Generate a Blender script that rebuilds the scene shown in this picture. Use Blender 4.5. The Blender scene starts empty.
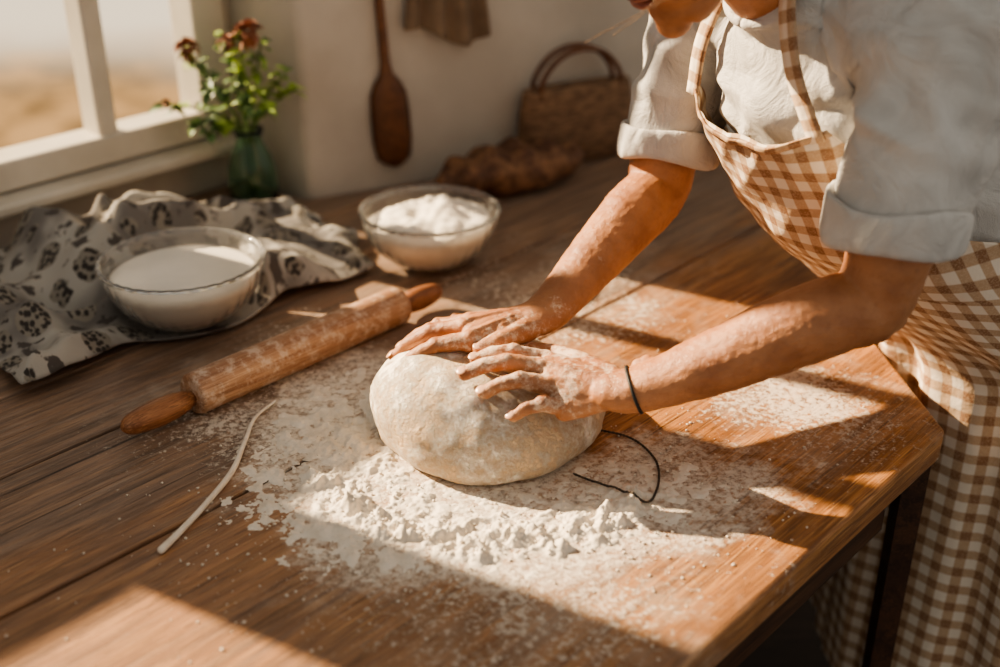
import bpy, bmesh, math, random
from mathutils import Vector, Matrix, noise
random.seed(4)
V=Vector
TZ=.75
P=V((.676,.737,0)).normalized(); N=V((-.737,.676,0)).normalized()
def link(o,parent=None):
    bpy.context.scene.collection.objects.link(o)
    if parent: o.parent=parent
    return o
def empty(name):
    e=bpy.data.objects.new(name,None); e.empty_display_size=.05
    return link(e)
def obj_bm(name,bm,mat,parent=None,smooth=True,recalc=True):
    if recalc: bmesh.ops.recalc_face_normals(bm,faces=bm.faces)
    me=bpy.data.meshes.new(name); bm.to_mesh(me); bm.free()
    if smooth:
        for p in me.polygons: p.use_smooth=True
    if mat: me.materials.append(mat)
    return link(bpy.data.objects.new(name,me),parent)
# ---------- node helpers
class M:
    def __init__(s,name,rough=.6):
        s.m=bpy.data.materials.new(name); s.m.use_nodes=True
        s.t=s.m.node_tree; s.b=s.t.nodes['Principled BSDF']; s.b.inputs['Roughness'].default_value=rough
        s._co=None
    def n(s,ty,**k):
        nd=s.t.nodes.new(ty)
        for a,b in k.items(): setattr(nd,a,b)
        return nd
    def l(s,a,b): s.t.links.new(a,b)
    def put(s,sock,v):
        if isinstance(v,bpy.types.NodeSocket): s.l(v,sock)
        elif v is not None:
            if isinstance(v,(tuple,list,Vector)) and len(v)==3 and sock.type=='RGBA': v=(*v,1)
            sock.default_value=v
    def co(s):
        if not s._co: s._co=s.n('ShaderNodeTexCoord').outputs['Object']
        return s._co
    def uv(s): return s.n('ShaderNodeTexCoord').outputs['UV']
    def math(s,op,a,b=0.,c=0.,clamp=False):
        nd=s.n('ShaderNodeMath',operation=op,use_clamp=clamp)
        s.put(nd.inputs[0],a); s.put(nd.inputs[1],b)
        s.put(nd.inputs[2],c)
        return nd.outputs[0]
    def mapping(s,vec,scale=(1,1,1),rot=(0,0,0),loc=(0,0,0)):
        nd=s.n('ShaderNodeMapping'); s.l(vec,nd.inputs[0])
        nd.inputs['Scale'].default_value=scale; nd.inputs['Rotation'].default_value=rot; nd.inputs['Location'].default_value=loc
        return nd.outputs[0]
    def noise(s,vec=None,scale=10,detail=4,rough=.55,dist=0):
        nd=s.n('ShaderNodeTexNoise'); s.l(vec if vec is not None else s.co(),nd.inputs['Vector'])
        nd.inputs['Scale'].default_value=scale; nd.inputs['Detail'].default_value=detail
        nd.inputs['Roughness'].default_value=rough; nd.inputs['Distortion'].default_value=dist
        return nd.outputs[0]
    def mr(s,v,a,b,c=0.,d=1.,smooth=True):
        nd=s.n('ShaderNodeMapRange',interpolation_type='SMOOTHSTEP' if smooth else 'LINEAR')
        s.put(nd.inputs[0],v)
        for i,x in enumerate((a,b,c,d)): s.put(nd.inputs[i+1],x)
        return nd.outputs[0]
    def mix(s,f,a,b,mode='MIX'):
        nd=s.n('ShaderNodeMix',data_type='RGBA',blend_type=mode)
        s.put(nd.inputs[0],f); s.put(nd.inputs[6],a); s.put(nd.inputs[7],b)
        return nd.outputs[2]
    def blob(s,c,rx,ry,inner=0.,rz=1e3,rot=0.):
        v=s.mapping(s.co(),loc=(-c[0],-c[1],-(c[2] if len(c)>2 else 0)))
        if rot: v=s.mapping(v,rot=(0,0,-rot))
        v=s.mapping(v,scale=(1/rx,1/ry,1/rz))
        L=s.n('ShaderNodeVectorMath',operation='LENGTH'); s.l(v,L.inputs[0])
        return s.mr(L.outputs['Value'],inner,1.,1.,0.)
    def bump(s,h,strength=.3,dist=.002):
        nd=s.n('ShaderNodeBump'); nd.inputs['Strength'].default_value=strength; nd.inputs['Distance'].default_value=dist
        s.l(h,nd.inputs['Height']); s.l(nd.outputs[0],s.b.inputs['Normal'])
    def col(s,c): s.put(s.b.inputs['Base Color'],c); return s.m
    def set(s,k,v): s.put(s.b.inputs[k],v)
def simple(name,c1,c2=None,scale=20,rough=.6,bump=0,bd=.002,bs=None):
    m=M(name,rough)
    nz=m.noise(scale=scale)
    m.col(m.mix(m.mr(nz,.3,.7),c1,c2 or tuple(x*.8 for x in c1)))
    if bump: m.bump(m.noise(scale=bs or scale*3),bump,bd)
    return m.m
def srgb(r,g,b):
    return tuple(((x/255)/12.92 if x/255<=.04045 else ((x/255+.055)/1.055)**2.4) for x in (r,g,b))
# ---------- geometry helpers
def cat(pts,n):
    out=[]
    P_=[pts[0]*2-pts[1]]+list(pts)+[pts[-1]*2-pts[-2]]
    for i in range(1,len(P_)-2):
        a,b,c,d=P_[i-1:i+3]
        for k in range(n):
            t=k/n
            out.append(.5*((2*b)+(c-a)*t+(2*a-5*b+4*c-d)*t*t+(3*b-a-3*c+d)*t**3))
    out.append(pts[-1].copy()); return out
def bridge(bm,rings,cap=True,closed=True):
    vs=[[bm.verts.new(p) for p in r] for r in rings]
    n=len(vs[0])
    for a,b in zip(vs[:-1],vs[1:]):
        for i in range(n if closed else n-1):
            j=(i+1)%n
            bm.faces.new((a[i],a[j],b[j],b[i]))
    if cap:
        bm.faces.new(vs[0][::-1]); bm.faces.new(vs[-1])
    return vs
def tube(bm,pts,ra,rb=None,side=V((0,0,1)),n=20,seg=4,cap=True,dome=True):
    """elliptic tube; ra radius along side dir, rb along the other; domed ends"""
    rb=rb or ra
    k=len(pts)
    dat=[V((a,b,0)) for a,b in zip(ra,rb)]
    pp=cat([V(p) for p in pts],seg) if k>2 or seg>1 else [V(p) for p in pts]
    rr=cat(dat,seg) if k>2 or seg>1 else dat
    rings=[]
    m=len(pp)
    for i,p in enumerate(pp):
        t=(pp[min(i+1,m-1)]-pp[max(i-1,0)]).normalized()
        s=(side-t*side.dot(t)).normalized(); u=t.cross(s)
        def ring(c,f):
            return [c+s*rr[i].x*f*math.cos(2*math.pi*j/n)+u*rr[i].y*f*math.sin(2*math.pi*j/n) for j in range(n)]
        if i==0 and dome:
            for a in (80,55,30): rings.append(ring(p-t*min(rr[i].x,rr[i].y)*math.sin(math.radians(a)),math.cos(math.radians(a))))
        rings.append(ring(p,1))
        if i==m-1 and dome:
            for a in (30,55,80): rings.append(ring(p+t*min(rr[i].x,rr[i].y)*math.sin(math.radians(a)),math.cos(math.radians(a))))
    bridge(bm,rings,cap)
def capsule(bm,a,b,r0,r1=None,n=14):
    a,b=V(a),V(b); r1=r1 or r0
    t=(b-a).normalized(); s=t.orthogonal().normalized(); u=t.cross(s); rings=[]
    for k in range(-4,1):
        an=k*math.pi/2/4.3; rings.append([a+t*r0*math.sin(an)+(s*math.cos(2*math.pi*j/n)+u*math.sin(2*math.pi*j/n))*r0*math.cos(an) for j in range(n)])
    for k in range(0,5):
        an=k*math.pi/2/4.3; rings.append([b+t*r1*math.sin(an)+(s*math.cos(2*math.pi*j/n)+u*math.sin(2*math.pi*j/n))*r1*math.cos(an) for j in range(n)])
    bridge(bm,rings)
def ellip(bm,c,ax,n=20,m=12):
    c=V(c);rings=[]
    for i in range(1,m):
        th=math.pi*i/m
        rings.append([c+ax[2]*math.cos(th)+(ax[0]*math.cos(2*math.pi*j/n)+ax[1]*math.sin(2*math.pi*j/n))*math.sin(th) for j in range(n)])
    bridge(bm,rings)
def box(bm,c,ax,sz):
    c=V(c);vs=[]
    for i in (-1,1):
        for j in (-1,1):
            for k in (-1,1):
                vs.append(bm.verts.new(c+ax[0]*sz[0]/2*i+ax[1]*sz[1]/2*j+ax[2]*sz[2]/2*k))
    for f in ((0,1,3,2),(4,6,7,5),(0,4,5,1),(2,3,7,6),(0,2,6,4),(1,5,7,3)): bm.faces.new([vs[i] for i in f])
def lathe(bm,prof,c,n=64):
    c=V(c);rings=[]
    for (r,z) in prof:
        rings.append([c+V((math.cos(2*math.pi*j/n)*r,math.sin(2*math.pi*j/n)*r,z)) for j in range(n)])
    bridge(bm,rings,cap=True)
def remesh(ob,vox,smooth=4,fac=.5):
    md=ob.modifiers.new('r','REMESH'); md.mode='VOXEL'; md.voxel_size=vox; md.use_smooth_shade=True
    s=ob.modifiers.new('s','SMOOTH'); s.factor=fac; s.iterations=smooth
    dg=bpy.context.evaluated_depsgraph_get(); dg.update()
    me=bpy.data.meshes.new_from_object(ob.evaluated_get(dg))
    mats=list(ob.data.materials); ob.modifiers.clear(); ob.data=me
    if not me.materials:
        for m_ in mats: me.materials.append(m_)
    for p in me.polygons: p.use_smooth=True
def displace(ob,fn):
    me=ob.data; ns=[v.normal.copy() for v in me.vertices]
    for v,nn in zip(me.vertices,ns): v.co=v.co+nn*fn(v.co)
    me.update()
def gridmesh(name,nu,nv,fn,mat,parent=None,uvfn=None,thick=0):
    bm=bmesh.new(); vs=[[bm.verts.new(fn(i/nu,j/nv)) for i in range(nu+1)] for j in range(nv+1)]
    uvl=bm.loops.layers.uv.new('UVMap') if uvfn else None
    for j in range(nv):
        for i in range(nu):
            f=bm.faces.new((vs[j][i],vs[j][i+1],vs[j+1][i+1],vs[j+1][i]))
            if uvfn:
                for lp,(a,b) in zip(f.loops,((i,j),(i+1,j),(i+1,j+1),(i,j+1))): lp[uvl].uv=uvfn(a,b)
    ob=obj_bm(name,bm,mat,parent,recalc=False)
    if thick:
        so=ob.modifiers.new('so','SOLIDIFY'); so.thickness=thick; so.offset=0
    return ob
def nz(p,s=1): return noise.noise(V(p)*s)
# =============== MATERIALS
ANG=math.atan2(P.y,P.x)
def wood(name,c_dark,c_mid,c_light,rough=.5,rot=ANG):
    m=M(name,rough)
    g=m.mapping(m.co(),rot=(0,0,-rot))
    g1=m.mapping(g,scale=(1.6,22,22)); n1=m.noise(g1,scale=3.,detail=6,rough=.6,dist=.6)
    g2=m.mapping(g,scale=(4,160,160)); n2=m.noise(g2,scale=3,detail=3)
    g3=m.mapping(g,scale=(.7,7,7)); n3=m.noise(g3,scale=3,detail=4,dist=1.0)
    c=m.mix(m.mr(n1,.35,.62),c_dark,c_mid); c=m.mix(m.mr(n2,.42,.75),c,c_light)
    c=m.mix(m.math('MULTIPLY',m.mr(n3,.45,.62),.55),c,c_dark)
    pore=m.noise(m.mapping(g,scale=(9,330,330)),scale=3,detail=2)
    c=m.mix(m.math('MULTIPLY',m.mr(pore,.56,.68),.6),c,tuple(x*.4 for x in c_dark))
    h=m.math('SUBTRACT',m.math('ADD',n1,m.math('MULTIPLY',n2,.6)),m.mr(pore,.56,.68,0.,.8))
    return m,c,h,g
m,c,h,g=wood('table_wood',srgb(122,78,44),srgb(174,118,70),srgb(208,154,98))
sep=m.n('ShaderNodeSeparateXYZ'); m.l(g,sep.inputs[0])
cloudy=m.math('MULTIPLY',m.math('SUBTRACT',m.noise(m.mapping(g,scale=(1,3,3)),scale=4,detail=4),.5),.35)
g1_=m.mr(m.math('ADD',sep.outputs['Y'],cloudy),.84,1.0); g2_=m.mr(m.math('ADD',sep.outputs['X'],cloudy),1.0,.5)  # back boards greyer; left end greyed as shade, right kept orange as sunlit
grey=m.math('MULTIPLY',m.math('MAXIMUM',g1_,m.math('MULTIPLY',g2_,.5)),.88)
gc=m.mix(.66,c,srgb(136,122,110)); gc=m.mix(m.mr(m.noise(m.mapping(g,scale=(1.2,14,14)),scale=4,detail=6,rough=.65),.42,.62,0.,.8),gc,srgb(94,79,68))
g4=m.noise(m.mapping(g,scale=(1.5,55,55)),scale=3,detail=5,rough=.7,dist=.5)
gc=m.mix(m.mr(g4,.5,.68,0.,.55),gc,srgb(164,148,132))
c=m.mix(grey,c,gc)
crk=m.noise(m.mapping(g,scale=(.8,60,60)),scale=3,detail=5,rough=.6,dist=.4)
ck=m.math('MULTIPLY',m.mr(crk,.62,.67),m.mr(grey,.2,.8,.5,1.))
c=m.mix(m.math('MULTIPLY',ck,.8),c,srgb(46,33,25))
fl=m.noise(scale=120,detail=6,rough=.8); fb=m.noise(scale=15,detail=6,rough=.7); fm=m.noise(scale=6,detail=4,rough=.6)
a=m.math('MAXIMUM',m.blob((-.02,1.03),.32,.20,.35),m.math('MULTIPLY',m.blob((-.16,1.20),.22,.32,.3),.95))
a=m.math('MAXIMUM',a,m.math('MULTIPLY',m.blob((.16,1.07),.28,.17,.2),.9))
b=m.math('MAXIMUM',m.blob((.36,1.24),.34,.34,.1),m.blob((.10,1.55),.55,.5,.1))
b=m.math('MAXIMUM',b,m.blob((-.25,1.3),.45,.45,.1))
b=m.math('MAXIMUM',b,m.blob((0.03,.93),.50,.36,.1))
m1=m.mr(m.math('ADD',a,m.math('MULTIPLY',m.math('SUBTRACT',fb,.5),1.9)),.27,.85)
m1=m.math('MULTIPLY',m1,m.mr(fl,.36,.56,.22,.95))
thr=m.math('SUBTRACT',.76,m.math('MULTIPLY',b,.24))
m2=m.math('MULTIPLY',m.mr(m.math('ADD',m.math('MULTIPLY',fl,.65),m.math('MULTIPLY',fm,.42)),thr,m.math('ADD',thr,.07)),.78)
m3=m.math('MULTIPLY',m.mr(m.math('ADD',b,m.math('MULTIPLY',m.math('SUBTRACT',fb,.5),2.6)),.6,1.3),.2)
mk=m.math('MAXIMUM',m.math('MAXIMUM',m1,m2),m3)
c=m.mix(mk,c,srgb(230,216,198))
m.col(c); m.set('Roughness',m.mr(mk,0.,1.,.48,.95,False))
m.bump(m.math('SUBTRACT',m.math('ADD',h,m.math('MULTIPLY',mk,1.2)),m.math('MULTIPLY',ck,1.5)),.6,.0018)
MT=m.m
m,c,h,g=wood('rail_wood',srgb(46,28,18),srgb(76,48,30),srgb(96,64,40)); m.col(c); m.bump(h,.3,.001); MRAIL=m.m
m,c,h,g=wood('pin_wood',srgb(150,105,75),srgb(182,138,104),srgb(205,165,130)); 
mk=m.mr(m.noise(scale=55,detail=6,rough=.8),.46,.64,0.,.6); m.col(m.mix(mk,c,srgb(222,202,182))); m.bump(h,.25,.001); MPIN=m.m
m,c,h,g=wood('handle_wood',srgb(122,74,44),srgb(152,100,64),srgb(174,122,82),rough=.45); m.col(c); m.bump(h,.15,.001); MHAND=m.m
m,c,h,g=wood('paddle_wood',srgb(84,50,30),srgb(112,70,42),srgb(130,86,54),rot=math.pi/2);m.col(c); MPAD=m.m
m,c,h,g=wood('floor_boards',srgb(38,26,20),srgb(58,42,32),srgb(72,54,42),rot=0); m.col(c); MFLOOR=m.m
MWALL=simple('plaster',srgb(196,186,172),srgb(180,169,155),6,.9,.25,.003,40)
MFRAME=simple('window_paint',srgb(206,197,182),srgb(190,180,164),8,.5)
MFLOUR=simple('flour',srgb(236,224,207),srgb(220,206,187),45,.95,.6,.002,200)
MHEAP=simple('flour_heap',srgb(240,230,214),srgb(228,216,198),60,.95,.5,.002,220)
MMILK=simple('milk',srgb(238,228,212),None,8,.35)
m=M('dough',.75); fn=m.noise(scale=48,detail=7,rough=.8); f2=m.noise(scale=8,detail=5,rough=.6)
mk=m.mr(m.math('ADD',m.math('MULTIPLY',fn,.65),m.math('MULTIPLY',f2,.5)),.5,.66)
m.col(m.mix(mk,srgb(220,190,154),srgb(244,232,214))); m.set('Subsurface Weight',.1); m.set('Subsurface Radius',(.02,.012,.006)); m.set('Subsurface Scale',.4)
m.bump(m.math('ADD',m.math('MULTIPLY',mk,.9),m.math('ADD',m.noise(scale=170,detail=4),m.math('MULTIPLY',m.noise(scale=34,detail=5,dist=1.2),1.8))),.85,.004); MDOUGH=m.m
def skin(name,flour):
    m=M(name,.48); n1=m.noise(scale=22,detail=4); n2=m.noise(scale=110,detail=3)
    c=m.mix(m.mr(n1,.3,.75),srgb(184,128,88),srgb(152,98,64)); c=m.mix(m.mr(n2,.5,.8,0.,.3),c,srgb(128,78,52))
    if flour:
        d=m.math('MAXIMUM',m.blob((.03,1.13,.86),.20,.20,.2,.2),m.math('MULTIPLY',m.blob((.1,1.2,.88),.38,.38,.1,.38),.5))
        k=m.noise(scale=120,detail=7,rough=.85); k2=m.noise(scale=30,detail=4)
        q=m.math('ADD',m.math('MULTIPLY',k,.6),m.math('MULTIPLY',k2,.4))
        th=m.math('SUBTRACT',.70,m.math('MULTIPLY',d,.25))
        mk=m.math('MULTIPLY',m.mr(q,th,m.math('ADD',th,.14)),.62)
        c=m.mix(mk,c,srgb(232,214,192)); m.set('Roughness',m.mr(mk,0.,1.,.45,.9,False))
    w=m.noise(scale=150,detail=6,rough=.65,dist=2.5)
    m.bump(w,.65,.0017); m.set('Subsurface Weight',.05); m.set('Subsurface Radius',(.006,.003,.002)); m.set('Subsurface Scale',.5)
    m.col(c); return m.m
MSKIN=skin('skin_floured',True); MFACE=skin('skin',False)
MNAIL=simple('nail',srgb(214,168,140),None,40,.3)
m=M('grey_cotton',.9); w=m.noise(scale=14,detail=5,dist=1.2); m.col(m.mix(m.mr(w,.3,.7),srgb(206,202,196),srgb(184,180,174)))
m.bump(m.math('ADD',w,m.math('MULTIPLY',m.noise(scale=900,detail=1),.08)),.85,.015); MSHIRT=m.m
def gingham(name,s=.028):
    m=M(name,.9); sp=m.n('ShaderNodeSeparateXYZ'); m.l(m.uv(),sp.inputs[0])
    f=[]
    for k in ('X','Y'):
        fr=m.math('FRACT',m.math('MULTIPLY',sp.outputs[k],1/s)); f.append(m.math('MULTIPLY',m.mr(fr,.46,.54),m.mr(fr,.93,1.,1.,0.)))
    su=m.math('MULTIPLY',m.math('ADD',f[0],f[1]),.5)
    c=m.mix(m.mr(su,0.,.5,0.,1.,False),srgb(226,212,194),srgb(186,156,126)); c=m.mix(m.mr(su,.5,1.,0.,1.,False),c,srgb(144,106,76))
    c=m.mix(m.mr(m.noise(scale=400,detail=2),.4,.7,0.,.2),c,srgb(225,205,180))
    m.col(c); m.bump(m.noise(scale=30,detail=4),.5,.006); return m.m
MGING=gingham('gingham')
m=M('printed_linen',.95); uv=m.uv()
vo=m.n('ShaderNodeTexVoronoi'); vo.inputs['Scale'].default_value=10; vo.inputs['Randomness'].default_value=.45; m.l(uv,vo.inputs['Vector'])
d=vo.outputs['Distance']
vs_=m.n('ShaderNodeTexVoronoi'); vs_.inputs['Scale'].default_value=85; m.l(uv,vs_.inputs['Vector'])
nn=m.noise(uv,scale=18,detail=4)
dd=m.math('ADD',d,m.math('MULTIPLY',m.math('SUBTRACT',nn,.5),.3))
base=m.mix(m.mr(m.noise(uv,scale=4,detail=3),.44,.56),srgb(168,162,152),srgb(116,110,104))
inner=m.mix(m.mr(vs_.outputs['Distance'],.42,.6),srgb(60,54,50),srgb(136,128,116))
c=m.mix(m.mr(dd,.38,.40,1.,0.),base,inner)
c=m.mix(m.math('MULTIPLY',m.mr(dd,.52,.54),m.mr(nn,.52,.55)),c,srgb(84,77,72))
m.col(c); m.bump(m.noise(scale=500,detail=2),.4,.001); MTOWEL=m.m
def glassy(name,col,trans=.85,rough=.08,pat=0):
    m=M(name,rough); m.col(col); m.set('Transmission Weight',trans); m.set('IOR',1.35)
    if pat:
        vo=m.n('ShaderNodeTexVoronoi'); vo.inputs['Scale'].default_value=pat; m.l(m.co(),vo.inputs['Vector']); m.bump(vo.outputs['Distance'],.12,.001)
    return m.m
MBOWL=glassy('pressed_glass',srgb(252,250,246),.92,.10,110)
MVASE=glassy('green_glass',srgb(215,244,228),1.,.02)
# =============== ROOM
SB=V((-.783,1.72,0))
def WP(s,z=0,out=0): return SB+P*s+N*out+V((0,0,z))
UP=V((0,0,1))
def wallbox(bm,s0,s1,z0,z1,o0=0,o1=.06): box(bm,WP((s0+s1)/2,(z0+z1)/2,(o0+o1)/2),(P,N,UP),(s1-s0,o1-o0,z1-z0))
bm=bmesh.new()
ZT=2.6
wallbox(bm,-3.2,.50,0,.86); wallbox(bm,-3.2,.50,2.1,ZT)
wallbox(bm,.445,.50,.86,2.1); wallbox(bm,-.352,-.02,.86,1.195)  # last box: unseen solid panel, added to keep sun off the left table
wallbox(bm,-.52,-.352,.86,2.1); wallbox(bm,-1.25,-.52,.86,1.195); wallbox(bm,-3.2,-1.25,.86,2.1)  # out-of-view post and panels, placed to shape the sun patches
obj_bm('wall_window',bm,MWALL,smooth=False)
C0=V((-.331,1.957,0)); W2=V((.88,.474,0)).normalized(); W2n=V((.474,-.88,0)).normalized()
bm=bmesh.new()
R0=V((-.465,2.066,0)); rd=(C0-R0).normalized()
pts=[R0-rd*.08,C0,C0+W2*3,C0+W2*3-W2n*.25,R0-rd*.08+P*.3]
lo=[bm.verts.new(p) for p in pts]; hi=[bm.verts.new(p+UP*ZT) for p in pts]
bm.faces.new(lo); bm.faces.new(hi)
for i in range(5): bm.faces.new((lo[i],lo[(i+1)%5],hi[(i+1)%5],hi[i]))
ob=obj_bm('wall_back',bm,MWALL,smooth=False)
bv=ob.modifiers.new('b','BEVEL'); bv.width=.012; bv.segments=3
bm=bmesh.new(); box(bm,(0.3,.8,-.02),(V((1,0,0)),V((0,1,0)),UP),(5,5,.04)); obj_bm('floor',bm,MFLOOR,smooth=False)
win=empty('window_1')
def frame(name,s0,s1,z0,z1,o0,o1,par):
    bm=bmesh.new(); wallbox(bm,s0,s1,z0,z1,o0,o1); o=obj_bm(name,bm,MFRAME,par,smooth=False); b=o.modifiers.new('b','BEVEL'); b.width=.004; b.segments=2
frame('bottom_rail',-.02,.445,.845,.892,-.02,.05,win)
frame('mullion',.192,.226,.86,2.1,-.012,.04,win)
frame('stile_right',.385,.447,.86,2.1,-.02,.05,win)
frame('stile_left',-.05,.0,.86,2.1,-.015,.05,win)
frame('top_rail',-.02,.445,2.06,2.12,-.02,.05,win)
bm=bmesh.new(); box(bm,WP(.2,.832,-.03),(P,N,UP),(.5,.07,.02)); o=obj_bm('trim_sill',bm,MFRAME,smooth=False); b=o.modifiers.new('b','BEVEL'); b.width=.005
win2=empty('window_2')  # out of view; sill raised to block low sun
frame('bottom_rail',-.352,-.02,1.18,1.21,-.01,.05,win2); frame('top_rail',-.352,-.05,2.07,2.12,-.01,.05,win2)
win3=empty('window_3')
frame('bottom_rail',-1.25,-.52,1.18,1.21,-.01,.05,win3); frame('mullion',-.98,-.95,1.19,2.1,-.01,.05,win3); frame('top_rail',-1.25,-.52,2.07,2.12,-.01,.05,win3)
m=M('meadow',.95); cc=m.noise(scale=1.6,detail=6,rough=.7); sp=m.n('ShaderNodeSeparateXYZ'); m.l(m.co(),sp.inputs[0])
far=m.mr(m.math('ADD',sp.outputs['Y'],m.math('MULTIPLY',m.noise(scale=.8,detail=3),2.)),7.0,9.0)  # ground pales with distance: haze put into the colour
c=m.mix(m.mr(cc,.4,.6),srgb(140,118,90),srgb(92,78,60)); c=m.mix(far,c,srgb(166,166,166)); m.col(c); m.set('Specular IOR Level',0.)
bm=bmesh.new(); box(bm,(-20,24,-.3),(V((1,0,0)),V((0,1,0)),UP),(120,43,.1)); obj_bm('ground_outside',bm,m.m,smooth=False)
# =============== TABLE
tab=empty('kitchen_table')
A=V((.519,1.185,0)); B=V((.420,2.32,0))
poly=[A,B,C0+W2*.02+W2n*.01,C0+V((-.012,-.008,0)),R0+V((-.01,-.02,0)),WP(.44,0,-.012),WP(-1.3,0,-.012),None]
E=WP(-1.3,0,-.012); dA=A.dot(N); poly[-1]=E+N*(dA-E.dot(N))
ds=[dA,dA+.50,dA+.717,dA+.878,dA+1.06,dA+1.5]
bm0=bmesh.new()
TH=.042
lo=[bm0.verts.new(p+UP*(TZ-TH)) for p in poly]; hi=[bm0.verts.new(p+UP*TZ) for p in poly]
bm0.faces.new(lo[::-1]); bm0.faces.new(hi)
for i in range(len(poly)): bm0.faces.new((lo[i],lo[(i+1)%len(poly)],hi[(i+1)%len(poly)],hi[i]))
bmesh.ops.recalc_face_normals(bm0,faces=bm0.faces)
for i in range(5):
    bb=bm0.copy(); g_=.0020
    for (d,sg) in ((ds[i]+(g_ if i else -1),-1),(ds[i+1]-g_,1)):
        r=bmesh.ops.bisect_plane(bb,geom=bb.verts[:]+bb.edges[:]+bb.faces[:],plane_co=N*d,plane_no=N*sg,clear_outer=True)
        ed=[e for e in bb.edges if e.is_boundary]
        if ed: bmesh.ops.holes_fill(bb,edges=ed)
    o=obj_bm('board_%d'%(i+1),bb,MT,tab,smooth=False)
    b=o.modifiers.new('b','BEVEL'); b.width=.004 if i==0 else .003; b.segments=2; b.limit_method='ANGLE'
eA=(B-A).normalized()
bm=bmesh.new()
box(bm,A-P*.80+N*.045+UP*(TZ-TH-.045),(P,N,UP),(1.5,.022,.09))
c_=A+eA*.55+V((-.05,0,0))+UP*(TZ-TH-.045); box(bm,c_,(eA,V((eA.y,-eA.x,0)),UP),(1.02,.022,.09))
obj_bm('rails',bm,MRAIL,tab,smooth=False)
bm=bmesh.new()
for q in (A+V((-.020,.022,0)),B+V((-.08,-.10,0)),A-P*1.5+N*.07,WP(-1.0,0,-.1)):
    rings=[]
    for z,r in ((0,.012),(TZ-TH,.015)):
        rings.append([q+V((a*r,b_*r,z)) for a,b_ in ((-1,-1),(1,-1),(1,1),(-1,1))])
    bridge(bm,rings)
obj_bm('legs',bm,MRAIL,tab,smooth=False)
# =============== DOUGH
DC=V((-.012,1.19)); DRX,DRY=.130,.13
bm=bmesh.new(); rings=[]; nn_=128
for i in range(1,60):
    tt=-1+2*i/60
    a=tt*math.pi/2
    if a<0: r=.86+.14*math.cos(a)**.8 if i>1 else .5; z=.026+.026*math.sin(a)
    else: r=math.cos(a)**.86; z=.026+.080*math.sin(a)
    if i==1: z=0
    ring=[]
    for j in range(nn_):
        p=2*math.pi*j/nn_
        x=DRX*r*math.cos(p);y=DRY*r*math.sin(p)
        x-=.026*max(0,(z-.026)/.08)**1.5
        q=V((x,y,z*1.2)); rr=1+.06*nz(q+V((3,1,0)),7)+.035*nz(q,20)+.014*nz(q,55)
        w=1+.04*math.sin(p*2+1)
        ring.append(V((DC.x+x*rr*w,DC.y+y*rr,TZ+z*(1+.12*nz(q,9)+.04*nz(q,35)))))
    rings.append(ring)
bridge(bm,rings); obj_bm('bread_dough',bm,MDOUGH)
# =============== FLOUR
def segd(p,a,b):
    ab=b-a; t=max(0,min(1,(p-a).dot(ab)/ab.length_squared)); return (p-(a+ab*t)).length
line=[V(q) for q in ((-.19,1.07),(-.15,1.02),(-.083,.985),(-.02,.972),(.05,.975),(.10,1.0),(.14,1.035))]
def fbm(q,s,o=4):
    v=0;a=.5
    for k in range(o): v+=a*noise.noise(q*s); s*=2.1; a*=.6
    return v
def fh(x,y):
    p=V((x,y)); d=min(segd(p,a,b) for a,b in zip(line[:-1],line[1:]))
    q=V((x,y,0)); d+=.02*noise.noise(q*30)
    lump=max(0,fbm(q+V((2,2,2)),42,5)+.14); lump2=max(0,fbm(q,85,3)+.05); fi=noise.noise(q*240)
    m_=math.exp(-(d/.032)**2)
    h=m_*(.003+.021*lump+.013*lump2+.0010*fi)
    m2=1.25*math.exp(-(((x+.18)/.11)**2+((y-1.16)/.18)**2))+.7*math.exp(-(((x-.17)/.11)**2+((y-1.07)/.07)**2))+.8*math.exp(-(((x+.02)/.2)**2+((y-.99)/.09)**2))
    rip=abs(noise.noise(V((x+y*.6,y*.6-x,0))*30))
    h=max(h,m2*(.008*lump+.0035*rip+.005*lump2+.0012))-.0026-.0008*fi
    return h
ox,oy,wx,wy=-.34,.84,.68,.60
bm=bmesh.new(); nu,nv=400,353; gv={}
hs=[[fh(ox+wx*i/nu,oy+wy*j/nv) for i in range(nu+1)] for j in range(nv+1)]
for j in range(nv):
    for i in range(nu):
        if max(hs[j][i],hs[j+1][i],hs[j][i+1],hs[j+1][i+1])>0:
            f_=[]
            for a,b_ in ((i,j),(i+1,j),(i+1,j+1),(i,j+1)):
                if (a,b_) not in gv: gv[a,b_]=bm.verts.new((ox+wx*a/nu,oy+wy*b_/nv,TZ+max(-.0003,hs[b_][a])))
                f_.append(gv[a,b_])
            bm.faces.new(f_)
for k in range(1600):
    if k<960: x,y=random.gauss(-.02,.18),random.gauss(1.02,.10)
    else: x,y=random.uniform(-.32,.47),random.uniform(.80,1.55)
    if V((x,y,0)).dot(N)<dA+.02 or x>.47: continue
    if ((x-DC.x)/.14)**2+((y-DC.y)/.14)**2<1: continue
    if abs((V((x,y,0))-V((-.25,1.344,0))).dot(N))<.04: continue
    r=random.choice((.0005,.0007,.0009,.0012,.0016)); 
    if k<50: r*=1.7; x=random.gauss(.0,.1); y=.975+random.gauss(0,.02)
    z=TZ+max(0,fh(x,y))+r*.5
    mt=Matrix.Translation((x,y,z))@Matrix.Rotation(random.random()*3,4,'Z')@Matrix.Diagonal((random.uniform(.8,1.5),1,.75,1))
    bmesh.ops.create_icosphere(bm,subdivisions=1,radius=r,matrix=mt)
obj_bm('flour_pile',bm,MFLOUR,recalc=False)
bm=bmesh.new()
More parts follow.
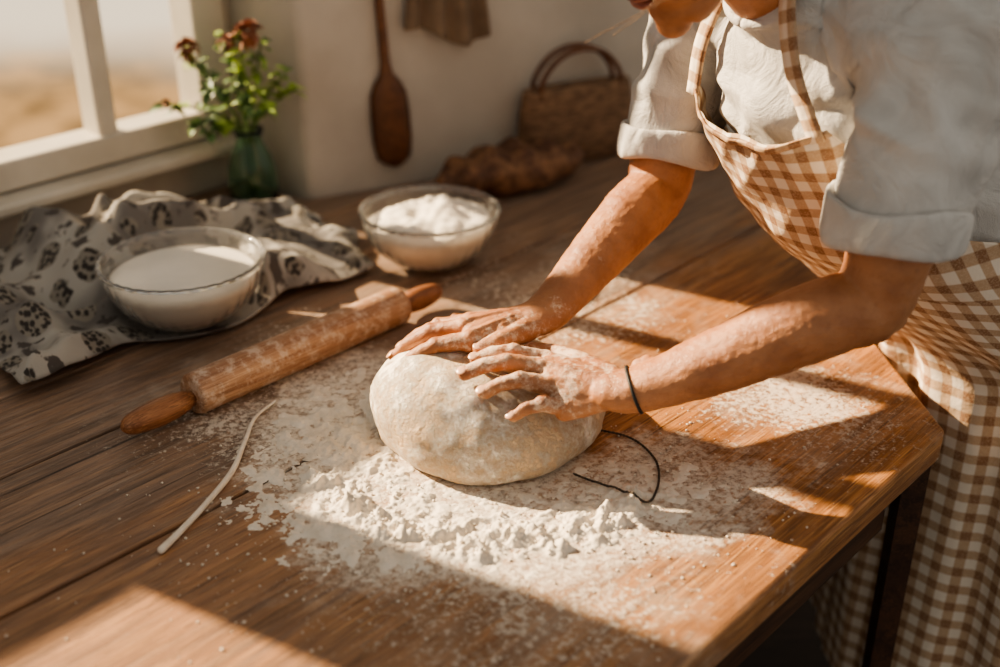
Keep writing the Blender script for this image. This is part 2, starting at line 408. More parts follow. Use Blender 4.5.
tube(bm,[(-.272,1.245,TZ+.004),(-.289,1.205,TZ+.004),(-.291,1.152,TZ+.004),(-.2936,1.091,TZ+.004),(-.3095,1.0295,TZ+.0035),(-.3245,.983,TZ+.0035),(-.3353,.953,TZ+.004)],[.0015,.002,.0028,.004,.0035,.0035,.004],[.0015,.002,.0025,.003,.003,.0035,.004],seg=8,n=12)
obj_bm('dough_strip',bm,MFLOUR)
MCORD=simple('cord_dark',srgb(88,74,60),srgb(52,44,38),300,.8)
bm=bmesh.new()
cp=cat([V(q) for q in ((.100,1.186,TZ+.004),(.1494,1.163,TZ+.004),(.1727,1.117,TZ+.004),(.170,1.066,TZ+.004),(.1527,1.035,TZ+.004),(.118,1.059,TZ+.005),(.080,1.088,TZ+.005))],24)
cq=[]
for i,p in enumerate(cp):
    hh=sum(max(0,fh(cp[max(0,min(len(cp)-1,i+k))].x,cp[max(0,min(len(cp)-1,i+k))].y)) for k in (-3,-1,0,1,3))/5
    cq.append(p+UP*(hh-.0010))
for i,p in enumerate(cq[:-1]):
    if i%2==0:
        tg=(cq[i+1]-p).normalized()
        ellip(bm,p,(tg*.0028,V((0,0,.0015)),tg.cross(UP)*.0015),8,6)
tube(bm,[tuple(q) for q in cq],[.0009]*len(cq),seg=1,n=6,dome=False)
obj_bm('twine_cord',bm,MCORD)
# =============== ROLLING PIN
rp=empty('rolling_pin')
pc=V((-.2505,1.344,TZ+.0268)); 
def lathe_axis(bm,prof,c,ax,n=40):
    s=V((0,0,1)); u=ax.cross(s); rings=[[c+ax*x+(s*math.cos(2*math.pi*j/n)+u*math.sin(2*math.pi*j/n))*r for j in range(n)] for x,r in prof]
    bridge(bm,rings)
bm=bmesh.new(); lathe_axis(bm,[(-.168,.018),(-.168,.0235),(-.164,.0258),(-.1,.0262),(0,.0264),(.1,.0262),(.164,.0258),(.168,.0235),(.168,.018)],pc,P); obj_bm('barrel',bm,MPIN,rp)
bm=bmesh.new()
for sg,ee in ((-1,1.),(1,.82)):
    lathe_axis(bm,[(sg*(.166+(x-.166)*ee),r) for x,r in ((.166,.0085),(.172,.0095),(.178,.0125),(.195,.0155),(.215,.0165),(.235,.015),(.25,.0125),(.258,.009),(.262,.004))],pc-UP*.004,P,28)
obj_bm('handles',bm,MHAND,rp)
# =============== TOWEL
def tw_h(x,y,u,v):
    big=max(0,noise.noise(V((x*5+1.3,y*5,2)))+.1)
    rot=V((x*.8+y*.6,-x*.6+y*.8,0)); wob=.04*noise.noise(V((x*8,y*8,3)))
    r1=1-abs(noise.noise(V(((rot.x+wob)*5,(rot.y+wob)*11,1.7)))*2.1)
    r2=1-abs(noise.noise(V(((rot.y+wob)*5,(rot.x-wob)*12,4.2)))*2.1)
    r1=max(0,r1); r2=max(0,r2); r1=r1*r1*(3-2*r1); r2=r2*r2*(3-2*r2)
    back=max(0,min(1,(v-.40)/.3))*(1-.75*max(0,min(1,(u-.6)/.25)))
    h=.006+(.030*r1+.027*r2+.03*big)*(1-.35*max(0,min(1,(u-.65)/.2)))+back*.026*(.6+.8*r1)
    edge=min(u,1-u,v,1-v); e=max(0,min(1,edge/.08)); h=.004+(h-.004)*(.25+.75*e)
    db=math.hypot(x+.43,y-1.465); k=max(0,min(1,(db-.058)/.065)); k=k*k*(3-2*k)
    pv=V((x,y,0))-pc; dp=abs(pv.dot(N)) if pv.dot(P)<.23 else 1; k2=max(0,min(1,(dp-.03)/.05))
    return TZ+.003+(.006*(1-k)+h*k)*(.15+.85*k2)
c00,c10,c11,c01=V((-.577,1.262)),V((-.175,1.645)),V((-.315,1.87)),V((-.86,1.58))
def tw(u,v):
    p=(c00*(1-u)+c10*u)*(1-v)+(c01*(1-u)+c11*u)*v
    p=p+V((noise.noise(V((u*4,v*4,.5))),noise.noise(V((u*4,v*4,7.5)))))*.035
    q3=V((p.x,p.y,0))
    dN=(q3-pc).dot(N)
    if dN<.036: p=p+V((N.x,N.y))*(.036-dN)
    dw=(SB-V((p.x,p.y,0))).dot(N)
    if dw<.03: p=p-V((N.x,N.y))*(.03-dw)
    dv=p-V((-.422,1.93))
    if dv.length<.055: p=V((-.422,1.93))+dv.normalized()*.055
    return V((p.x,p.y,tw_h(p.x,p.y,u,v)))
gridmesh('dish_towel',190,120,tw,MTOWEL,uvfn=lambda i,j:(i/190*1.0,j/120*.66),thick=.003)
# =============== BOWLS
def bowl(name,c,R,H,fill):
    e=empty(name); bm=bmesh.new()
    out=[]
    for k in range(15):
        t=k/14; r=R*(.40+.60*math.sin(t*math.pi/2)**1.0) if k else R*.38; z=H*(t**1.45)
        out.append((r,z))
    prof=[(R*.1,.003),(R*.34,.0015),(R*.38,0)]+out[1:]+[(R+.003,H-.001),(R+.0035,H+.002),(R-.001,H+.003),(R-.004,H)]+[(max(.01,r-.0035),z+.003) for r,z in reversed(out[:-1])]
    nseg=144; rings=[]
    for i,(r,z) in enumerate(prof):
        am=.004 if 3<i<17 else (.008 if 17<=i<20 else 0)
        rings.append([c+V((math.cos(2*math.pi*j/nseg)*r*(1+am*math.cos(j*2*math.pi/nseg*36)),math.sin(2*math.pi*j/nseg)*r*(1+am*math.cos(j*2*math.pi/nseg*36)),z)) for j in range(nseg)])
    bridge(bm,rings); obj_bm('glass',bm,MBOWL,e)
    bm=bmesh.new(); rings=[]
    zt=H*(.78 if fill=='milk' else .80)
    pr=[(max(.01,r-.0041),z+.0036) for r,z in out if z<zt-.002]
    rt=pr[-1][0]
    for r,z in pr: rings.append([c+V((math.cos(2*math.pi*j/64)*r,math.sin(2*math.pi*j/64)*r,z)) for j in range(64)])
    for k in range(1,16):
        f=1-k/16
        ring=[]
        for j in range(64):
            x,y=math.cos(2*math.pi*j/64)*rt*f,math.sin(2*math.pi*j/64)*rt*f
            z=max(zt,pr[-1][1]+.001)
            if fill=='flour': z=z-.004+.032*(1-f*f)*(.75+.5*nz((x,y,0),25))+.006*nz((x,y,3),70)+.01*max(0,x/R)
            ring.append(c+V((x,y,z)))
        rings.append(ring)
    bridge(bm,rings); obj_bm('milk' if fill=='milk' else 'flour',bm,MMILK if fill=='milk' else MHEAP,e)
bowl('milk_bowl',V((-.425,1.460,TZ+.0115)),.107,.086,'milk')
bowl('flour_bowl',V((-.105,1.675,TZ+.001)),.103,.084,'flour')
# =============== VASE
va=empty('flower_vase'); vc=V((-.422,1.93,TZ+.001))
bm=bmesh.new(); o_=[(.036,0),(.041,.006),(.043,.03),(.041,.06),(.034,.085),(.024,.105),(.021,.118),(.026,.130)]
lathe(bm,[(.005,.0)]+o_+[(r-.0025,z) for r,z in reversed(o_[1:])]+[(.03,.006),(.004,.006)],vc,48); obj_bm('vase_glass',bm,MVASE,va)
MSTEM=simple('stem',srgb(90,110,55),None,40,.6); 
m=M('leaf',.5); m.col(m.mix(m.mr(m.noise(scale=13,detail=1),.42,.6),srgb(90,116,64),srgb(164,186,84))); MLEAF=m.m
MPETAL=simple('petal',srgb(166,110,80),srgb(130,82,62),60,.8)
bs=bmesh.new(); bl=bmesh.new(); bf=bmesh.new()
def leaf(bm,p,d,w,l):
    d=d.normalized(); s=d.cross(V((random.uniform(-.4,.4),random.uniform(-.4,.4),1))).normalized(); n_=s.cross(d)
    rows=[]
    for k in range(7):
        t=k/6; ww=w*math.sin(math.pi*min(1,t*.93+.04))**.8*(1-.25*t); cc=p+d*l*t-UP*l*.35*t*t
        rows.append([cc-s*ww+n_*ww*.35,cc,cc+s*ww+n_*ww*.35])
    bridge(bm,rows,cap=False,closed=False)
tips=[(-.545,1.90,.93),(-.51,1.93,1.0),(-.50,1.90,1.02),(-.455,1.95,1.03),(-.415,1.90,1.045),(-.385,1.93,1.03),(-.345,1.90,.985),(-.33,1.91,.955),(-.47,1.87,.97),(-.40,1.86,.95),(-.475,1.87,.89),(-.50,1.88,.90),(-.37,1.88,.93),(-.43,1.92,.99)]
for i,t in enumerate(tips):
    t=V(t); b0=vc+V((random.uniform(-.012,.012),random.uniform(-.012,.012),.02)); mid=vc+V(((t.x-vc.x)*.15,(t.y-vc.y)*.15,.135))
    pts=cat([b0,mid,mid.lerp(t,.55)+UP*.01,t],6); tube(bs,pts,[.0016]*len(pts),seg=1,n=6,dome=False)
    for p in pts[10:]:
        for k in range(2):
            d=V((random.uniform(-1,1),random.uniform(-1,1),random.uniform(-.3,.8))); leaf(bl,p,d,random.uniform(.006,.011),random.uniform(.018,.030))
for t,r in (((-.50,1.90,1.025),.02),((-.40,1.90,1.05),.024),((-.44,1.92,1.03),.015),((-.545,1.90,.935),.008)):
    t=V(t)
    for k in range(46):
        d=V((random.gauss(0,1),random.gauss(0,1),random.gauss(.3,1))).normalized(); leaf(bf,t+d*r*.25,d,r*.32,r*.9)
obj_bm('stems',bs,MSTEM,va); obj_bm('leaves',bl,MLEAF,va,recalc=False); obj_bm('flowers',bf,MPETAL,va,recalc=False)
# =============== BACK WALL ITEMS
def W2P(q,z,out=0): return C0+W2*q+W2n*out+UP*z
bm=bmesh.new(); rows=[]
for z,w in ((.785,.010),(.79,.022),(.80,.032),(.83,.037),(.88,.037),(.915,.034),(.935,.025),(.95,.013),(.97,.009),(1.1,.008),(1.2,.009),(1.25,.010),(1.258,.006)):
    q=.155-(z-.87)*.06; rows.append([W2P(q-w,z,.008),W2P(q-w*.6,z,.004),W2P(q+w*.6,z,.004),W2P(q+w,z,.008),W2P(q+w*.6,z,.016),W2P(q-w*.6,z,.016)])
bridge(bm,rows); obj_bm('wooden_paddle',bm,MPAD)
MCL=simple('brown_cloth',srgb(140,118,96),srgb(112,92,74),10,.95,.3,.002)
def hc(u,v):
    w=.10-.02*v; q=.262+(u-.5)*2*w*(.35+.65*v**.6); z=1.16-.155*v+.02*math.sin(u*5+1)*v; return W2P(q,z,.018+.012*math.sin(u*20)*(.4+.6*v))
gridmesh('hanging_cloth',60,30,hc,MCL,thick=.003)
bm=bmesh.new(); capsule(bm,W2P(.262,1.165,.0),W2P(.262,1.165,.035),.006); obj_bm('wall_hook',bm,MRAIL)
MCR=M('crust',.7); k=MCR.noise(scale=30,detail=5,rough=.7); MCR.col(MCR.mix(MCR.mr(k,.4,.65),srgb(84,54,36),srgb(136,98,68))); MCR.bump(k,.6,.006); MCR=MCR.m
bm=bmesh.new()
lc=V((.018,2.000,TZ)); 
ellip(bm,lc+UP*.038,(W2*.145,W2n*.062,UP*.042),48,28)
o=obj_bm('bread_loaf',bm,MCR); 
displace(o,lambda p:.010*nz(p,28)+.006*math.sin((p-lc).dot(W2)*110)*max(0,(p.z-TZ-.03)*20))
for v in o.data.vertices: v.co.z=max(v.co.z,TZ+.001)
m=M('wicker',.8)
wv=m.noise(m.mapping(m.co(),scale=(30,30,130)),scale=1.5,detail=3); m.col(m.mix(m.mr(wv,.35,.65),srgb(100,74,54),srgb(140,108,80))); m.bump(wv,.6,.004); MWK=m.m
hb=empty('woven_handbag'); bc=C0+W2*.515+W2n*.042
bm=bmesh.new(); rings=[]
for z,w,d in ((.002,.108,.024),(.006,.116,.029),(.05,.122,.031),(.10,.120,.028),(.135,.115,.022),(.145,.112,.018),(.145,.106,.014),(.125,.106,.014)):
    rings.append([bc+UP*(TZ+z)+W2*w*math.copysign(abs(math.cos(a))**.5,math.cos(a))+W2n*d*math.copysign(abs(math.sin(a))**.7,math.sin(a)) for a in [2*math.pi*j/40 for j in range(40)]])
bridge(bm,rings); obj_bm('body',bm,MWK,hb)
bm=bmesh.new()
for of in (-.014,.016):
    tube(bm,[bc+W2*x+W2n*of+UP*(TZ+z) for x,z in ((-.085,.12),(-.083,.16),(-.05,.198),(0,.212),(.05,.198),(.083,.16),(.085,.12))],[.005]*7,n=10,seg=5)
obj_bm('handles',bm,MPAD,hb)
# =============== PERSON
wo=empty('woman_kneading')
Fd=V((-.87,-.49,0)).normalized(); Wd=V((.487,-.873,0)).normalized()
RF=(.0092,.0096,.0091,.0082)
def hand(bm,W,mcps,pips,dips,tips,thumb,up,rf=RF):
    W=V(W)
    for i in range(4):
        a,b,c_,d=[V(q) for q in (mcps[i],pips[i],dips[i],tips[i])]; r=rf[i]
        base=W.lerp(a,.30)
        capsule(bm,base,a-up*.003,.0145,.0124)
        capsule(bm,a,b,r*1.16,r*1.02); capsule(bm,b,c_,r*1.02,r*.93); capsule(bm,c_,d,r*.94,r*.82)
        ellip(bm,a+up*.0042,(V((.0095,0,0)),V((0,.0095,0)),V((0,0,.0085))),12,8)
        ellip(bm,b+up*.0018,(V((.0094,0,0)),V((0,.0094,0)),V((0,0,.0090))),12,8)
        capsule(bm,W.lerp(a,.25)+up*.0135,a+up*.0098,.0022,.003,8)
    for i in range(3):
        a=(V(mcps[i])+V(mcps[i+1]))/2
        capsule(bm,W.lerp(a,.25),W.lerp(a,.93)-up*.001,.0155,.0120)
    t=[V(q) for q in thumb]
    capsule(bm,W.lerp(t[0],.4),t[0],.016,.0150); capsule(bm,t[0],t[1],.0150,.0118); capsule(bm,t[1],t[2],.0118,.0105); capsule(bm,t[2],t[3],.0105,.0088)
    capsule(bm,t[1],V(mcps[0]).lerp(W,.35),.010,.012)
    capsule(bm,t[0],V(mcps[3]).lerp(W,.5),.014,.013)
def nails(name,lst):
    bm=bmesh.new()
    for tip,dip,up,r in lst:
        tip,dip=V(tip),V(dip); d=(tip-dip).normalized(); u=(up-d*up.dot(d)).normalized(); s=d.cross(u)
        ellip(bm,tip+d*.0015+u*(r*.82-.0012),(d*.0062,s*r*.66,u*.0014),14,8)
    obj_bm(name,bm,MNAIL,wo)
m1=[(.050,1.150,.862),(.043,1.129,.864),(.052,1.106,.855),(.070,1.086,.838)]
t1=[(-.026,1.147,.864),(-.038,1.122,.860),(-.017,1.097,.851),(.014,1.076,.834)]
def chain(mc,tp,lift):
    a,b=V(mc),V(tp); p=a.lerp(b,.46)+UP*lift; d=a.lerp(b,.75)+UP*lift*.75; return tuple(p),tuple(d)
c1=[chain(a,b,l) for a,b,l in zip(m1,t1,(.009,.010,.010,.010))]
Wr1=(.135,1.088,.857)
th1=[(.110,1.122,.860),(.083,1.152,.860),(.058,1.174,.858),(.036,1.184,.856)]
bm=bmesh.new()
hand(bm,Wr1,m1,[c[0] for c in c1],[c[1] for c in c1],t1,th1,V((.15,-.25,1)).normalized())
E1=V((.378,1.095,.958)); S1=V((.428,1.155,1.215))
tube(bm,[(.112,1.096,.856),(.135,1.090,.857),(.165,1.088,.867),(.228,1.088,.894),(.30,1.088,.930),(.350,1.09,.950),tuple(E1),(.392,1.10,1.02),(.41,1.12,1.10)],
     [.018,.022,.0255,.0335,.040,.040,.039,.042,.045],[.029,.0305,.0315,.037,.041,.041,.040,.044,.047],side=V((0,0,1)),n=28)
ellip(bm,E1+V((.018,-.002,-.014)),(V((.021,0,0)),V((0,.020,0)),V((0,0,.020))))
capsule(bm,(.147,1.110,.876),(.157,1.111,.881),.008,.007)
ob=obj_bm('left_arm',bm,MSKIN,wo); remesh(ob,.0019,2,.5)
displace(ob,lambda p:.0011*nz(p,45)+.0006*nz(p,140))
upn=V((.15,-.25,1)).normalized()
nails('left_nails',[(t1[i],c1[i][1],upn,RF[i]) for i in range(4)]+[(th1[3],th1[2],V((0,-.3,1)),.0095)])
m2=[(-.034,1.176,.873),(-.040,1.200,.876),(-.034,1.223,.871),(-.020,1.244,.861)]
t2=[(-.116,1.180,.832),(-.122,1.218,.829),(-.115,1.252,.824),(-.087,1.275,.828)]
c2=[chain(a,b,l) for a,b,l in zip(m2,t2,(.011,.012,.011,.009))]
Wr2=(.052,1.226,.880)
th2=[(.030,1.200,.874),(.008,1.180,.873),(-.004,1.169,.872),(-.022,1.163,.868)]
bm=bmesh.new(); up2=V((-.1,-.05,1)).normalized()
hand(bm,Wr2,m2,[c[0] for c in c2],[c[1] for c in c2],t2,th2,up2)
E2=V((.195,1.405,.965)); S2=V((.25,1.46,1.205))
tube(bm,[(.034,1.215,.878),(.052,1.228,.881),(.075,1.255,.893),(.12,1.31,.922),(.165,1.365,.95),tuple(E2),(.205,1.418,1.01),(.225,1.435,1.10)],
     [.018,.0205,.0235,.033,.039,.039,.041,.044],[.0265,.028,.0295,.035,.040,.040,.043,.046],side=V((0,0,1)),n=28)
ellip(bm,E2+V((.012,.012,-.014)),(V((.021,0,0)),V((0,.021,0)),V((0,0,.020))))
ob=obj_bm('right_arm',bm,MSKIN,wo); remesh(ob,.0019,2,.5)
displace(ob,lambda p:.0011*nz(p,45)+.0006*nz(p,140))
nails('right_nails',[(t2[i],c2[i][1],up2,RF[i]) for i in range(4)]+[(th2[3],th2[2],V((0,-.3,1)),.0095)])
bm=bmesh.new(); a_=V((.92,0,.38)).normalized(); s_=(UP-a_*UP.dot(a_)).normalized(); u_=a_.cross(s_)
rc=V((.141,1.089,.859)); pts=[rc+s_*.0232*math.cos(2*math.pi*j/40)+u_*.0312*math.sin(2*math.pi*j/40) for j in range(41)]
tube(bm,pts,[.0018]*41,seg=1,n=8,dome=False); obj_bm('hair_tie',bm,simple('black_elastic',(.01,.01,.01),None,20,.6),wo)
def nrm(x,y,z): return V((x,y,z)).normalized()
LV=[((.350,1.307,1.178),nrm(-.70,-.39,-.60),.125,.140,44),
    ((.405,1.335,1.105),nrm(-.74,-.42,-.52),.142,.158,56),
    ((.462,1.365,1.015),nrm(-.80,-.45,-.38),.148,.168,66),
    ((.520,1.392,.930),nrm(-.86,-.48,-.12),.150,.185,120),
    ((.595,1.410,.850),nrm(-.87,-.49,0),.160,.205,160),
    ((.680,1.405,.785),nrm(-.87,-.49,0),.155,.190,172),
    ((.705,1.405,.700),nrm(-.87,-.49,0),.165,.195,176),
    ((.713,1.405,.450),nrm(-.87,-.49,0),.180,.212,178),
    ((.720,1.405,.200),nrm(-.87,-.49,0),.200,.235,178)]
def lv(t,off=0):
    k=t*(len(LV)-1); i=min(int(k),len(LV)-2); f=k-i
    def cr(g):
        a,b,c_,d=[g(LV[max(0,min(len(LV)-1,i+d))]) for d in (-1,0,1,2)]
        return .5*((2*b)+(c_-a)*f+(2*a-5*b+4*c_-d)*f*f+(3*b-a-3*c_+d)*f**3)
    return cr(lambda L:V(L[0])),cr(lambda L:L[1]).normalized(),cr(lambda L:L[2])+off,cr(lambda L:L[3])+off,math.radians(cr(lambda L:L[4]))
bm=bmesh.new(); rings=[]
top=[((.295,1.285,1.243),nrm(-.62,-.35,-.70),.052,.056),((.312,1.292,1.228),nrm(-.62,-.35,-.70),.066,.085),((.33,1.298,1.205),nrm(-.65,-.37,-.66),.088,.150)]
allr=[(V(c_),n_,a,b) for c_,n_,a,b in top]
for k in range(0,26):
    c_,n_,a,b,_=lv(k/40); allr.append((c_,n_,a-.010,b-.010))
for c_,n_,a,b in allr:
    rings.append([c_+n_*a*math.cos(q)+Wd*b*math.sin(q) for q in [2*math.pi*j/40 for j in range(40)]])
bridge(bm,rings)
def sleeve(pts,ra,rb): tube(bm,pts,ra,rb,side=Wd,n=32,dome=False)
sleeve([(.375,1.235,1.195),tuple(S1),(.424,1.140,1.165),(.405,1.112,1.10),(.388,1.099,1.036)],[.06,.070,.070,.067,.062],[.055,.066,.072,.070,.064])
ellip(bm,S1+V((-.01,.01,-.01)),(V((.07,0,0)),V((0,.068,0)),V((0,0,.062))))
sleeve([(.30,1.37,1.18),tuple(S2),(.243,1.452,1.14),(.222,1.432,1.07),(.211,1.423,1.012)],[.055,.064,.064,.060,.056],[.052,.06,.064,.062,.056])
ellip(bm,S2+V((.01,0,-.01)),(V((.062,0,0)),V((0,.066,0)),V((0,0,.058))))
for sg in (-1,1): ellip(bm,V((.345,1.29,1.10))+Wd*.055*sg,(V((.066,0,0)),V((0,.066,0)),V((0,0,.06))))
sh=obj_bm('shirt',bm,MSHIRT,wo); remesh(sh,.004,6,.5)
CE1,CE2=V((.388,1.099,1.040)),V((.211,1.423,1.016))
def sstep(t): t=max(0,min(1,t)); return t*t*(3-2*t)
def folds(p):
    w=V((nz(p,9),nz(p+V((4,4,4)),9),nz(p+V((8,4,1)),9)))*.3
    r=max(0,1-abs(nz(V((p.x*10,p.y*10,p.z*4.5))+w,1))*2.6); r2=max(0,1-abs(nz(V((p.z*16+p.x*7,p.y*6,p.x*6))+w*1.4,1))*2.6)
    r=r*r*(3-2*r); r2=r2*r2*(3-2*r2)
    am=1.0 if (p-V((.345,1.29,1.10))).length>.13 else .6
    am*=sstep(((p-CE1).length-.065)/.06)*sstep(((p-CE2).length-.06)/.05)
    return am*(.013*r+.011*r2+.003*nz(p,14)-.007)
displace(sh,folds)
def cuff(name,c_,ax,r,r2,wid):
    bm=bmesh.new(); c_=V(c_); ax=V(ax).normalized(); s=ax.orthogonal().normalized(); u=ax.cross(s); rings=[]
    prof=[(-.5,.86),(-.5,1.0),(-.40,1.06),(-.1,1.09),(.3,1.10),(.47,1.085),(.53,1.04),(.47,.96),(.3,.88),(-.3,.86)]
    for x,k in prof:
        ring=[]
        for j in range(96):
            a=2*math.pi*j/96; w=1+.06*nz((math.cos(a)*1.8,math.sin(a)*1.8,x*1.2+c_.x*9))+.03*nz((math.cos(a)*5,math.sin(a)*5,x*3))
            ring.append(c_+ax*(x*wid*(1+.12*math.sin(a*3+1))+.005*math.sin(a*2+c_.x*30))+(s*math.cos(a)*r+u*math.sin(a)*r2)*k*w)
        rings.append(ring)
    n=len(rings); vs=[[bm.verts.new(p) for p in r_] for r_ in rings]
    for i in range(n):
        for j in range(96):
            bm.faces.new((vs[i][j],vs[i][(j+1)%96],vs[(i+1)%n][(j+1)%96],vs[(i+1)%n][j]))
    o=obj_bm(name,bm,MSHIRT,wo); sb=o.modifiers.new('s','SUBSURF'); sb.levels=1; sb.render_levels=1
cuff('left_cuff',(.390,1.100,1.044),(.10,.08,.9),.066,.066,.046)
cuff('right_cuff',(.212,1.424,1.020),(.13,.12,.9),.059,.059,.040)
bm=bmesh.new(); c_,n_=V((.294,1.283,1.245)),nrm(-.62,-.35,-.70)
pts=[c_+n_*.060*math.cos(q)+Wd*.062*math.sin(q) for q in [2*math.pi*j/48 for j in range(49)]]
tube(bm,pts,[.006]*49,seg=1,n=10,dome=False); obj_bm('neckline',bm,MSHIRT,wo)
NU,NV=110,200
def ap(u,v):
    c_,n_,a,b,pm=lv(v,.015); q=pm*(2*u-1)
    fold=0
    if v>.42:
        k=min(1,(v-.42)/.3); fold=k*(.012*math.sin(q*9+1.2*math.sin(q*2))+.008*math.sin(q*17+2))
    fold+=.006*nz((u*5,v*9,2))
    if v<.4:
        fold+=.006*(1-abs(nz((u*4+v*6,v*3,5)))*2)
    p=c_+n_*(a+fold)*math.cos(q)+Wd*(b+fold)*math.sin(q)
    if v<.02 : p=p-UP*.012*(1-(2*u-1)**2)
    if p.z<.762: p.x=max(p.x,.519-(p.y-1.185)*.087+.006)
    return p
gr=[[ap(i/NU,j/NV) for i in range(NU+1)] for j in range(NV+1)]
uu=[[0]*(NU+1) for _ in range(NV+1)]; vv=[0]*(NV+1)
for j in range(NV+1):
    h_=NU//2
    for i in range(h_+1,NU+1): uu[j][i]=uu[j][i-1]+(gr[j][i]-gr[j][i-1]).length
    for i in range(h_-1,-1,-1): uu[j][i]=uu[j][i+1]-(gr[j][i]-gr[j][i+1]).length
    if j: vv[j]=vv[j-1]+(gr[j][h_]-gr[j-1][h_]).length
gridmesh('apron',NU,NV,ap,MGING,wo,uvfn=lambda i,j:(uu[j][i]+5,vv[j]+5),thick=.003)
def ribbon(name,pts,w,up):
    pp=cat([V(p) for p in pts],8); n=len(pp)
    L_=[0]
    for a,b in zip(pp[:-1],pp[1:]): L_.append(L_[-1]+(b-a).length)
    def fn(u,v):
        i=round(v*(n-1)); t=(pp[min(n-1,i+1)]-pp[max(0,i-1)]).normalized(); s=t.cross(up[min(len(up)-1,int(v*(len(up)-.01)))]).normalized()
        return pp[i]+s*w*(u-.5)
    gridmesh(name,3,n-1,fn,MGING,wo,uvfn=lambda i,j:(i/3*w+.002,L_[j]),thick=.003)
pN=gr[0][NU-4]; pF=gr[0][4]
ribbon('strap_left',[pN-UP*.01,pN.lerp(V((.288,1.215,1.24)),.5)+Fd*.014,(.288,1.215,1.247),(.31,1.235,1.283),(.345,1.275,1.295),(.36,1.32,1.285)],.022,[Fd,Fd,V((-.3,-.3,1)),UP])
ribbon('strap_right',[pF-UP*.01,pF.lerp(V((.250,1.352,1.215)),.5)+Fd*.010,(.250,1.350,1.224),(.28,1.355,1.268),(.32,1.345,1.285),(.36,1.315,1.285)],.020,[Fd,Fd,V((-.3,.3,1)),UP])
bm=bmesh.new()
for sg in (-1,1):
    h0=V((.70,1.405,.80))+Wd*.085*sg
    tube(bm,[tuple(h0),tuple(h0+V((.005,0,-.35))),tuple(h0+V((.03,.01,-.55))),tuple(h0+V((.035,.015,-.72)))],[.085,.06,.052,.038],n=20)
obj_bm('trousers',bm,simple('linen_trousers',srgb(190,175,155),None,12,.9),wo)
bm=bmesh.new()
for sg in (-1,1):
    h0=V((.735,1.42,0))+Wd*.085*sg
    tube(bm,[tuple(h0+UP*.04-Fd*.02),tuple(h0+UP*.04+Fd*.06),tuple(h0+UP*.032+Fd*.14),tuple(h0+UP*.026+Fd*.19)],[.038,.036,.030,.022],[.036,.038,.042,.034],n=20)
obj_bm('shoes',bm,simple('shoe_leather',srgb(70,50,38),None,20,.5),wo)
HF=V((-.755,-.352,-.553)).normalized(); HU=V((-.501,-.234,.833)).normalized(); HS=HF.cross(HU)
HC=V((.172,1.212,1.336))
def H(f,s,u): return HC+HF*f+HS*s+HU*u
bm=bmesh.new()
tube(bm,[(.335,1.302,1.19),(.295,1.283,1.235),(.245,1.255,1.285),tuple(H(-.03,0,-.02))],[.06,.052,.05,.055],n=24)
ellip(bm,H(-.012,0,.035),(HF*.092,HS*.072,HU*.085)); ellip(bm,H(.025,0,-.035),(HF*.062,HS*.058,HU*.075))
ellip(bm,H(.045,0,-.085),(HF*.036,HS*.034,HU*.026)); ellip(bm,H(.062,0,-.103),(HF*.02,HS*.02,HU*.016))
capsule(bm,H(.083,0,.018),H(.110,0,-.022),.008,.012); ellip(bm,H(.100,.011,-.026),(HF*.009,HS*.009,HU*.008)); ellip(bm,H(.100,-.011,-.026),(HF*.009,HS*.009,HU*.008))
for s in (-1,1):
    ellip(bm,H(.058,s*.034,-.02),(HF*.024,HS*.022,HU*.024)); ellip(bm,H(.074,s*.03,.022),(HF*.016,HS*.024,HU*.009))
    ellip(bm,H(-.012,s*.074,-.01),(HF*.016,HS*.008,HU*.028))
    capsule(bm,H(.0,s*.05,-.06),H(.045,s*.026,-.09),.018,.018)
ob=obj_bm('head',bm,MFACE,wo); remesh(ob,.003,4,.5)
bm=bmesh.new(); ellip(bm,H(.085,0,-.052),(HF*.009,HS*.023,HU*.005)); ellip(bm,H(.083,0,-.062),(HF*.009,HS*.019,HU*.006)); obj_bm('lips',bm,simple('lip',srgb(160,100,82),None,60,.45),wo)
bm=bmesh.new()
for s in (-1,1): ellip(bm,H(.067,s*.031,.006),(HF*.012,HS*.012,HU*.011))
obj_bm('eyes',bm,simple('eye',srgb(225,220,212),None,20,.2),wo)
bm=bmesh.new()
for s in (-1,1):
    ellip(bm,H(.0775,s*.031,.004),(HF*.003,HS*.0055,HU*.0055)); capsule(bm,H(.086,s*.018,.032),H(.078,s*.046,.034),.003,.002)
obj_bm('irises_brows',bm,simple('iris',srgb(58,38,26),None,50,.4),wo)
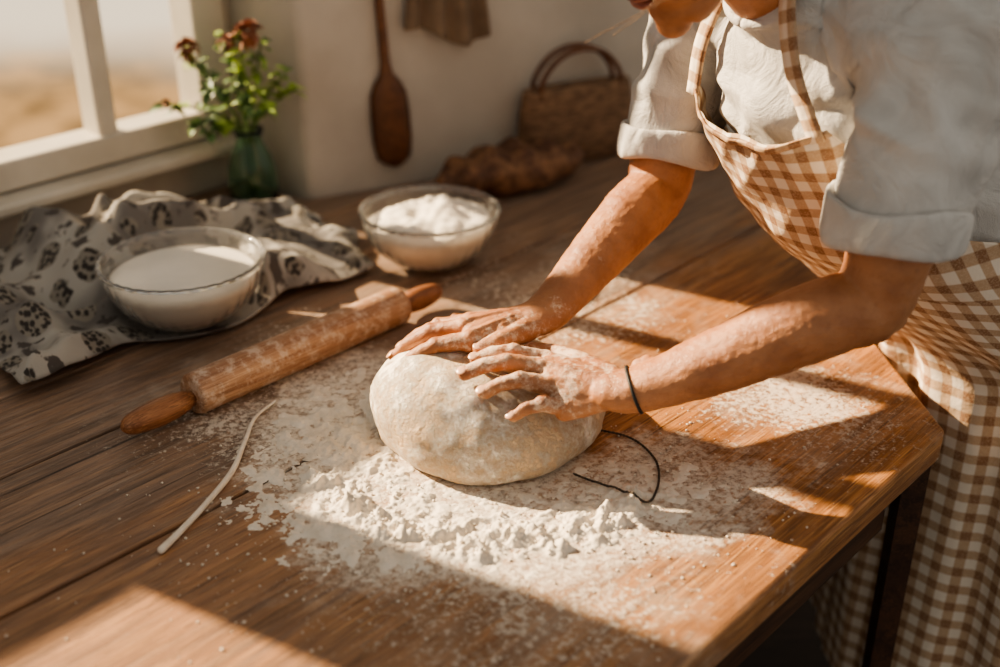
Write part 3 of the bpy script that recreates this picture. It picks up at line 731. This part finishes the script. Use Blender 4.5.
m=M('hair',.5); hn=m.noise(m.mapping(m.co(),scale=(40,40,8)),scale=6,detail=4); m.col(m.mix(m.mr(hn,.35,.65),srgb(110,78,52),srgb(176,138,98))); m.bump(hn,.6,.004); MHAIR=m.m
bm=bmesh.new(); ellip(bm,H(-.025,0,.05),(HF*.093,HS*.082,HU*.085)); ellip(bm,H(-.045,0,.0),(HF*.06,HS*.074,HU*.07)); ellip(bm,H(-.12,0,.03),(HF*.038,HS*.04,HU*.038))
ob=obj_bm('hair',bm,MHAIR,wo); remesh(ob,.004,3); displace(ob,lambda p:.004*nz(V(((p-HC).dot(HS)*90,(p-HC).dot(HU)*14,(p-HC).dot(HF)*14)),1))
bm=bmesh.new()
for k in range(9):
    s=random.choice((-1,1))*random.uniform(.055,.07); a=H(.03+random.uniform(-.01,.02),s,.06)
    tube(bm,[tuple(a),tuple(a+HF*.03-HU*.05),tuple(a+HF*.04-HU*.09+V((0,0,-.01))),tuple(a+HF*random.uniform(.02,.06)+V((random.uniform(-.01,.01),0,-.11)))],[.0004]*4,n=5,seg=6)
obj_bm('loose_strands',bm,MHAIR,wo)
# =============== LIGHT
sd=V((.875,-.485,0)).normalized()*math.cos(math.radians(27))-UP*math.sin(math.radians(27))
L_=bpy.data.lights.new('sun','SUN'); L_.energy=19; L_.angle=math.radians(.9); L_.color=(1,.79,.53)
o=bpy.data.objects.new('sun',L_); link(o); o.rotation_euler=sd.to_track_quat('-Z','Y').to_euler(); o.location=(-2,3,3)
w=bpy.data.worlds.new('sky'); bpy.context.scene.world=w; w.use_nodes=True
bg=w.node_tree.nodes['Background']; bg.inputs[0].default_value=(1,.95,.87,1); bg.inputs[1].default_value=.52
# =============== CAMERA
cam=bpy.data.cameras.new('camera'); co=bpy.data.objects.new('camera',cam); link(co)
cam.lens=36*1190/1000; cam.sensor_width=36; co.location=(0,0,1.48); co.rotation_euler=(math.radians(63),0,0)
cam.dof.use_dof=True; cam.dof.focus_distance=1.33; cam.dof.aperture_fstop=2.0
sc=bpy.context.scene; sc.camera=co
sc.view_settings.view_transform='AgX'; sc.view_settings.look='AgX - Medium High Contrast'
